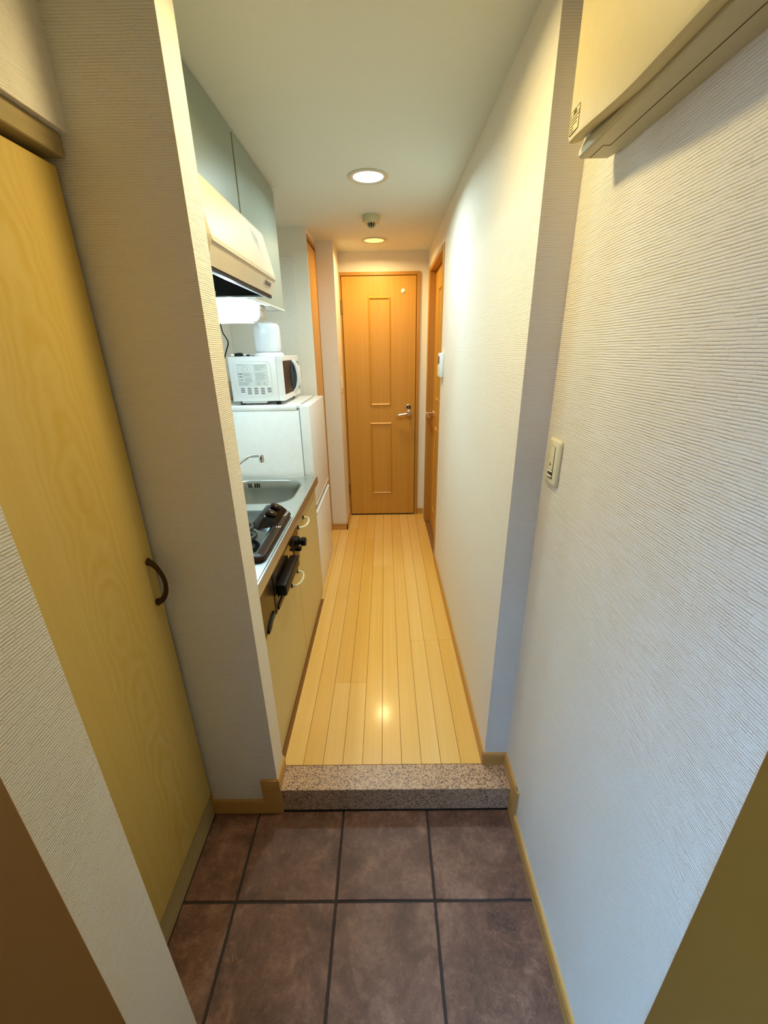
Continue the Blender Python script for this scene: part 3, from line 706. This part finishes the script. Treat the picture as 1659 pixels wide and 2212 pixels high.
obj('lever', bx(-0.4075, -0.384, 1.645, 1.672, 0.722, 0.736, bev=0.002), 'black', gr)
cu = bmesh.new()
extrude(cu, [(1.150, 0.659), (1.156, 0.668), (1.180, 0.682), (1.215, 0.691), (1.240, 0.692), (1.240, 0.680), (1.205, 0.672), (1.180, 0.659)], 'X', -0.409, -0.402, bev=0.001)
obj('pull', cu, 'black', gr, True)

# ------------------------------------------------------------------ refrigerator
FX0, FX1, FY0, FY1, FZ = -0.945, -0.4165, 2.302, 2.862, 1.278
rf = thing('refrigerator', 'white two-door refrigerator at the end of the kitchen counter', 'refrigerator', (-0.68, 2.58, ZF))
obj('body', bx(FX0, -0.474, FY0, FY1, ZF + 0.022, 1.252, bev=0.004, seg=2), 'white', rf, True)
obj('top_panel', (lambda bm: (box(bm, FX0, -0.485, FY0 - 0.001, FY1 + 0.001, 1.2525, FZ, bev=0.004, seg=2), box(bm, -0.502, -0.494, FY0 + 0.02, FY1 - 0.02, FZ - 0.001, FZ + 0.003, bev=0.001), bm)[-1])(bmesh.new()), 'white', rf, True)
ud = obj('door', bx(-0.4705, FX1, FY0, FY1, 0.700, FZ - 0.001, bev=0.005, seg=3), 'white', rf, True)
ld = obj('door', bx(-0.4705, FX1, FY0, FY1, ZF + 0.030, 0.640, bev=0.005, seg=3), 'white', rf, True)
obj('handle_recess', bx(-0.4705, -0.438, FY0 + 0.004, FY1 - 0.004, 0.640, 0.700), 'grey', rf)
obj('handle', bx(-0.440, FX1 + 0.002, FY0 + 0.001, FY1 - 0.001, 0.632, 0.652, bev=0.003), 'white_matt', ld)
obj('handle', bx(-0.440, FX1 + 0.001, FY0 + 0.001, FY1 - 0.001, 0.694, 0.702, bev=0.002), 'white_matt', ud)
obj('hinge_cover', bx(-0.486, -0.450, FY0 + 0.001, FY0 + 0.035, FZ - 0.012, FZ + 0.004, bev=0.002), 'white_matt', rf)
obj('gasket', bx(-0.4745, -0.4705, FY0 + 0.006, FY1 - 0.006, ZF + 0.032, FZ - 0.006), 'grey', rf)
obj('kick_strip', bx(-0.46, -0.420, FY0 + 0.004, FY1 - 0.004, ZF + 0.004, ZF + 0.028, bev=0.002), 'white_matt', rf)
for (x, y) in ((-0.90, 2.34), (-0.90, 2.82), (-0.50, 2.34), (-0.50, 2.82)):
    obj('foot', lathe(bmesh.new(), [(0.018, 0.0), (0.018, 0.012), (0.012, 0.024)], (x, y, ZF), 14), 'black', rf, True)

# ------------------------------------------------------------------ microwave
MX0, MX1, MY0, MY1, MZ0, MZ1 = -0.842, -0.586, 2.352, 2.800, 1.300, 1.533
mw = thing('microwave', 'white microwave oven standing on top of the refrigerator', 'microwave', (-0.70, 2.57, 1.28))
obj('body', bx(MX0, MX1, MY0, MY1, MZ0, MZ1, bev=0.003, seg=2), 'white', mw, True)
fd = bmesh.new()
XF = -0.554
box(fd, MX1 + 0.0005, XF, MY0, MY1, MZ0, MZ0 + 0.030, bev=0.002); box(fd, MX1 + 0.0005, XF, MY0, MY1, MZ1 - 0.026, MZ1, bev=0.002)
box(fd, MX1 + 0.0005, XF, MY0, MY0 + 0.026, MZ0 + 0.028, MZ1 - 0.024, bev=0.002); box(fd, MX1 + 0.0005, XF, 2.648, MY1, MZ0 + 0.028, MZ1 - 0.024, bev=0.002)
dr = obj('door', fd, 'white', mw, True)
obj('window', bx(MX1 + 0.001, XF - 0.003, MY0 + 0.024, 2.650, MZ0 + 0.028, MZ1 - 0.024), 'window', dr)
hp = curve_pts([(XF - 0.002, 2.640, 1.325), (XF + 0.022, 2.640, 1.355), (XF + 0.034, 2.640, 1.415), (XF + 0.022, 2.640, 1.480), (XF - 0.002, 2.640, 1.512)], 6)
obj('handle', (lambda bm: loft(bm, [[(p.x, 2.622, p.z), (p.x, 2.672, p.z), (p.x - 0.012, 2.672, p.z), (p.x - 0.012, 2.622, p.z)] for p in hp]))(bmesh.new()), 'white', dr, True)
obj('handle_inlay', extrude(bmesh.new(), [(2.650 + 0.060 * math.cos(q), 1.418 + 0.088 * math.sin(q)) for q in [PI / 2 + PI * i / 20 for i in range(21)]], 'X', XF - 0.003, XF + 0.001), 'midgrey', dr)
obj('handle_inlay', extrude(bmesh.new(), [(2.674 + 0.012 * math.cos(q), 1.418 + 0.075 * math.sin(q)) for q in [2 * PI * i / 24 for i in range(24)]], 'X', XF, XF + 0.024), 'grey', dr)
obj('control_panel', bx(XF, XF + 0.004, 2.690, 2.785, 1.335, 1.500, bev=0.002), 'grey', mw)
for z in (1.455, 1.385):
    obj('dial', lathe(bmesh.new(), [(0.022, 0.0), (0.020, 0.014), (0.012, 0.016)], (XF + 0.004, 2.738, z), 24, 'X'), 'white_matt', mw, True)
# embossed frame on the side plate
em = bmesh.new()
o_ = rrect(-0.818, -0.614, 1.322, 1.510, 0.028, 6); i_ = rrect(-0.8165, -0.6155, 1.3235, 1.5085, 0.0265, 6)
vo = [em.verts.new((p[0], MY0 - 0.0003, p[1])) for p in o_]; vi = [em.verts.new((p[0], MY0 - 0.0012, p[1])) for p in i_]
for k in range(len(vo)): em.faces.new((vo[k], vo[(k + 1) % len(vo)], vi[(k + 1) % len(vi)], vi[k]))
obj('side_plate', em, 'white_matt', mw)
sv = bmesh.new()
for r in range(4):
    for c in range(5):
        if r == 3 and c in (0, 4): continue
        x = -0.792 + c * 0.0365; z = 1.3665 - r * 0.0093
        extrude(sv, rrect(x, x + 0.0225, z, z + 0.0042, 0.002, 2), 'Y', MY0 - 0.0006, MY0 + 0.001)
obj('vent_slots', sv, 'midgrey', mw)
obj('label_sheet', bx(-0.800, -0.636, MY0 - 0.0006, MY0 + 0.0005, 1.382, 1.494), 'label', mw)
YL = MY0 - 0.0009
ln = bmesh.new()
def hl(x0, x1, z, w=0.0005): box(ln, x0, x1, YL, YL + 0.0004, z - w / 2, z + w / 2)
def vl(x, z0, z1, w=0.0005): box(ln, x - w / 2, x + w / 2, YL, YL + 0.0004, z0, z1)
for z in (1.494, 1.451, 1.404, 1.383): hl(-0.799, -0.707, z, 0.0003)
vl(-0.706, 1.383, 1.494, 0.0004); vl(-0.799, 1.383, 1.494, 0.0003); vl(-0.636, 1.383, 1.494, 0.0003)
hl(-0.706, -0.636, 1.452, 0.0003); hl(-0.706, -0.636, 1.404, 0.0003)
rnd = random.Random(3)
def para(x0, x1, z0, z1, dz, fill=0.8):
    z = z1
    while z > z0:
        x = x0; end = x0 + (x1 - x0) * rnd.uniform(fill - 0.25, 1.0)
        while x < end:
            w = rnd.uniform(0.003, 0.010); hl(x, min(x + w, end), z, 0.0011); x += w + 0.0012
        z -= dz
para(-0.768, -0.712, 1.433, 1.447, 0.0042); para(-0.768, -0.712, 1.425, 1.428, 0.004, 0.6); para(-0.764, -0.712, 1.407, 1.421, 0.0042)
para(-0.796, -0.712, 1.386, 1.401, 0.0044); para(-0.702, -0.640, 1.460, 1.490, 0.0046, 0.6); para(-0.702, -0.640, 1.410, 1.447, 0.0046, 0.8)
para(-0.702, -0.672, 1.386, 1.400, 0.0045); para(-0.667, -0.640, 1.386, 1.400, 0.0045); para(-0.797, -0.745, 1.488, 1.491, 0.004)
for a in range(16):   # round dial diagram
    t0, t1 = 2 * PI * a / 16, 2 * PI * (a + 0.7) / 16
    tube(ln, [(-0.757 + 0.014 * math.cos(q), YL, 1.471 + 0.011 * math.sin(q)) for q in (t0, (t0 + t1) / 2, t1)], 0.0004, 4)
for x in (-0.672, -0.656):
    hl(x, x + 0.010, 1.480, 0.0005); vl(x, 1.468, 1.480); vl(x + 0.010, 1.468, 1.480)
obj('label_print', ln, 'ink', mw)
for s, z in (('\u25b3\u5371\u967a', 1.441), ('\u25b3\u8b66\u544a', 1.4265), ('\u25b3\u6ce8\u610f', 1.4110)):
    text('label_print', s, 0.0085, (-0.797, YL, z), (1, 0, 0), (0, 0, 1), 'ink', mw)
for (x, y) in ((-0.80, 2.39), (-0.80, 2.76), (-0.60, 2.39), (-0.60, 2.76)):
    obj('foot', lathe(bmesh.new(), [(0.014, 0.0), (0.016, 0.021)], (x, y, FZ + 0.0005), 14), 'black', mw, True)
obj('base_tray', bx(-0.80, -0.66, MY0 + 0.012, MY1 - 0.02, MZ0 - 0.012, MZ0 - 0.0005, bev=0.003), 'white_matt', mw)

# ------------------------------------------------------------------ kettle
KX, KY, KZ = -0.640, 2.445, MZ1 + 0.0005
kt = thing('electric_kettle', 'white electric kettle on its round base on top of the microwave', 'kettle', (KX, KY, KZ))
obj('power_base', lathe(bmesh.new(), [(0.080, 0.0), (0.081, 0.006), (0.076, 0.014), (0.066, 0.0185)], (KX, KY, KZ), 40), 'white_matt', kt, True)
obj('body', lathe(bmesh.new(), [(0.060, 0.019), (0.067, 0.023), (0.0705, 0.032), (0.0710, 0.060), (0.0705, 0.110), (0.0700, 0.136), (0.0670, 0.152), (0.060, 0.1615), (0.047, 0.1655)], (KX, KY, KZ), 48), 'kettle', kt, True)
obj('lid', lathe(bmesh.new(), [(0.0472, 0.1658), (0.044, 0.1675), (0.030, 0.169), (0.010, 0.1695)], (KX, KY, KZ), 36), 'white_matt', kt, True)
spb = bmesh.new()
da = Vector((-0.22, -0.975, 0)).normalized(); dn = Vector((-da.y, da.x, 0)); c0 = Vector((KX, KY, KZ))
rg = []
for zz, out, w in ((0.118, 0.0700, 0.003), (0.136, 0.0745, 0.012), (0.152, 0.079, 0.022), (0.1625, 0.081, 0.027)):
    base = c0 + da * 0.055 + Vector((0, 0, zz))
    rg.append([tuple(base + dn * w), tuple(c0 + da * out + Vector((0, 0, zz))), tuple(base - dn * w)])
loft(spb, rg); obj('spout', spb, 'kettle', kt, True)
ha = Vector((0.25, 0.97, 0)).normalized()
obj('handle', tube(bmesh.new(), curve_pts([tuple(c0 + ha * r + Vector((0, 0, z))) for r, z in ((0.060, 0.158), (0.092, 0.156), (0.108, 0.135), (0.108, 0.085), (0.098, 0.052), (0.072, 0.045))], 6), 0.0105, 12), 'white_matt', kt, True)
obj('switch', bx(KX + 0.064, KX + 0.0725, KY - 0.006, KY + 0.006, KZ + 0.030, KZ + 0.036, bev=0.002), 'grey', kt)
# coiled plug of the kettle lying beside it
pg = thing('power_plug', 'black power plug with short white lead on top of the microwave', 'plug', (-0.79, 2.41, MZ1))
obj('plug_body', extrude(bmesh.new(), [(-0.820, MZ1 + 0.001), (-0.782, MZ1 + 0.001), (-0.772, MZ1 + 0.006), (-0.776, MZ1 + 0.016), (-0.792, MZ1 + 0.020), (-0.820, MZ1 + 0.016)], 'Y', 2.402, 2.424, bev=0.002), 'black', pg, True)
obj('pin', bx(-0.838, -0.819, 2.405, 2.407, MZ1 + 0.006, MZ1 + 0.012), 'chrome', pg); obj('pin', bx(-0.838, -0.819, 2.418, 2.420, MZ1 + 0.006, MZ1 + 0.012), 'chrome', pg)
obj('lead', tube(bmesh.new(), curve_pts([(-0.777, 2.413, MZ1 + 0.009), (-0.755, 2.415, MZ1 + 0.009), (-0.735, 2.43, MZ1 + 0.006), (-0.722, 2.455, MZ1 + 0.006), (-0.721, 2.47, MZ1 + 0.008)], 6), 0.0042, 8), 'white_matt', pg, True)
obj('cable_tie', bx(-0.752, -0.738, 2.396, 2.412, MZ1 + 0.001, MZ1 + 0.010, bev=0.001), 'black', pg)

# ------------------------------------------------------------------ wall plates
# entrance switch
sw = thing('light_switch', 'ivory light switch plate on the wall by the entrance step', 'light switch', (XG, 1.02, 1.28))
pr = bmesh.new()
loft(pr, [[(x, p[0], p[1]) for p in rrect(0.984 + i, 1.056 - i, 1.220 + i, 1.340 - i, 0.010, 4)] for x, i in ((XG - 0.0005, 0.001), (XG - 0.004, 0.0), (XG - 0.008, 0.003), (XG - 0.0095, 0.008))])
obj('plate', pr, 'ivory', sw, True)
xs = XG - 0.0095
obj('recess_frame', bx(xs - 0.0006, xs + 0.001, 1.0058, 1.0342, 1.239, 1.3217), 'ink_brown', sw)
obj('rocker', bx(xs - 0.002, xs, 1.0065, 1.0335, 1.2955, 1.321, bev=0.0006), 'ivory', sw)
obj('rocker', bx(xs - 0.0025, xs, 1.0065, 1.0335, 1.2625, 1.2947, bev=0.0006), 'ivory', sw)
for z in (1.2565, 1.2435):
    obj('slider_rail', bx(xs - 0.004, xs, 1.007, 1.033, z, z + 0.004, bev=0.001), 'white_matt', sw)
obj('slider_slot', bx(xs - 0.0015, xs, 1.010, 1.030, 1.2477, 1.2563), 'bronze', sw)
obj('indicator', (lambda bm: (box(bm, xs - 0.003, xs - 0.002, 1.017, 1.025, 1.2725, 1.2755), box(bm, xs - 0.003, xs - 0.002, 1.019, 1.023, 1.277, 1.280), bm)[-1])(bmesh.new()), 'ink', sw)
# switch on the column near the far door
s2 = thing('light_switch', 'small ivory light switch on the column next to the far door', 'light switch', (-0.344, 3.42, 1.31))
obj('plate', bx(-0.3438, -0.336, 3.385, 3.455, 1.247, 1.367, bev=0.003, seg=2), 'ivory', s2, True)
obj('rocker', bx(-0.336, -0.333, 3.405, 3.435, 1.275, 1.340, bev=0.001), 'white_matt', s2)
# remote controller beside the right door
rc = thing('wall_controller', 'white wall remote panel with dark display beside the side door', 'control panel', (XR, 2.63, 1.46))
obj('case', bx(XR - 0.024, XR - 0.0003, 2.580, 2.668, 1.398, 1.535, bev=0.004, seg=2), 'white_matt', rc, True)
obj('display', bx(XR - 0.0255, XR - 0.0235, 2.596, 2.652, 1.475, 1.515), 'midgrey', rc)
obj('flap', bx(XR - 0.028, XR - 0.0235, 2.588, 2.660, 1.405, 1.462, bev=0.002), 'ivory', rc)

# ------------------------------------------------------------------ breaker box
bk = thing('breaker_panel', 'cream electrical breaker box high on the entrance wall', 'breaker box', (XG, 0.65, 2.0))
BY0, BY1, BZ = 0.34, 0.954, 1.878
base = bmesh.new()
lo_ = [(XG - 0.0005, BY0), (0.366, BY0), (0.366, BY1), (0.416, BY1), (XG - 0.0005, 0.905)]
loft(base, [[(p[0] + dx, p[1], z) for p in lo_] for dx, z in ((0.004, BZ), (0.0, BZ + 0.003))] )
bmesh.ops.delete(base, geom=[f for f in base.faces if len(f.verts) == 5 and f.calc_center_median().z > BZ + 0.001], context='FACES_ONLY')
base.free(); base = bmesh.new()
loft(base, [[(min(p[0] + dx, XG - 0.0005), p[1] - (dx * 0.3 if p[1] > 0.5 else 0), z) for p in lo_] for dx, z in ((0.004, BZ), (0.0, BZ + 0.003), (0.0, BZ + 0.012), (0.006, BZ + 0.026), (0.006, 2.205))])
obj('base', base, 'cream2', bk)
gv = bmesh.new()
box(gv, 0.3975, 0.399, BY0 + 0.01, 0.900, BZ - 0.0004, BZ + 0.0006); box(gv, 0.386, 0.399, 0.8995, 0.901, BZ - 0.0004, BZ + 0.0006); box(gv, 0.3855, 0.387, 0.900, BY1 - 0.003, BZ - 0.0004, BZ + 0.0006)
obj('seam', gv, 'ink_brown', bk)
# cover: front sheet whose lower edge bows down in the middle
cvb = bmesh.new(); cols = 28; bot = []
for k in range(cols + 1):
    f = k / cols; y = BY1 - 0.006 - f * (BY1 - BY0 - 0.012)
    d = max(0.0, min(1.0, min(y - BY0, BY1 - y) / 0.24)); d = d * d * (3 - 2 * d)
    bot.append((y, BZ + 0.020 - 0.0165 * d))
xo, xi = 0.341, 0.3655
rings = []
for (y, z) in bot:
    rings.append([(xi, y, z + 0.004), (xo + 0.007, y, z), (xo + 0.002, y, z + 0.003), (xo, y, z + 0.010), (xo - 0.002, y, 2.190), (xo + 0.006, y, 2.200), (xi, y, 2.200)])
loft(cvb, rings)
cover = obj('cover', cvb, 'cream', bk, True)
lb = bmesh.new(); XS = xo - 0.0006
def sline(y0, y1, z, w=0.0007): box(lb, XS - 0.0003, XS + 0.0003, min(y0, y1), max(y0, y1), z - w / 2, z + w / 2)
def svl(y, z0, z1, w=0.0006): box(lb, XS - 0.0003, XS + 0.0003, y - w / 2, y + w / 2, z0, z1)
sa, sb, st, sbm = 0.944, 0.908, 1.940, 1.907
for z in (st, st - 0.0075, sbm): sline(sa, sb, z)
svl(sa, sbm, st); svl(sb, sbm, st)
for z, l in ((st - 0.012, 1.0), (st - 0.0165, 0.9), (st - 0.021, 0.75), (st - 0.0255, 0.45), (st - 0.0295, 0.3)):
    y = sa - 0.003
    while y > sa - 0.003 - 0.030 * l:
        w = rnd.uniform(0.003, 0.008); sline(y, y - w, z, 0.0015); y -= w + 0.001
st_ = obj('sticker', bx(XS + 0.0001, XS + 0.0005, sb, sa, sbm, st), 'sticker', cover)
obj('sticker_print', lb, 'ink_brown', cover)
text('sticker_print', '\u6ce8\u610f', 0.0065, (XS - 0.0002, sa - 0.010, st - 0.0066), (0, -1, 0), (0, 0, 1), 'ink_brown', cover)

# ------------------------------------------------------------------ outside
# added unseen walls and slab that steer daylight; outer face above the door
struct('outside_light_blocker', (lambda bm: (box(bm, -1.9, 1.9, -1.75, -1.6, -0.12, 3.1), box(bm, -1.9, -1.75, -1.6, -0.1, -0.12, 3.1), box(bm, 1.75, 1.9, -1.6, -0.1, -0.12, 3.1),
       box(bm, -1.9, -0.50, -0.10, 0.10, -0.12, 3.1), box(bm, 0.50, 1.9, -0.10, 0.10, -0.12, 3.1), box(bm, -0.50, 0.50, -0.10, 0.10, 2.032, 3.1), box(bm, -0.56, 1.9, -1.6, -0.10, 2.30, 2.42), bm)[-1])(bmesh.new()), 'outside')
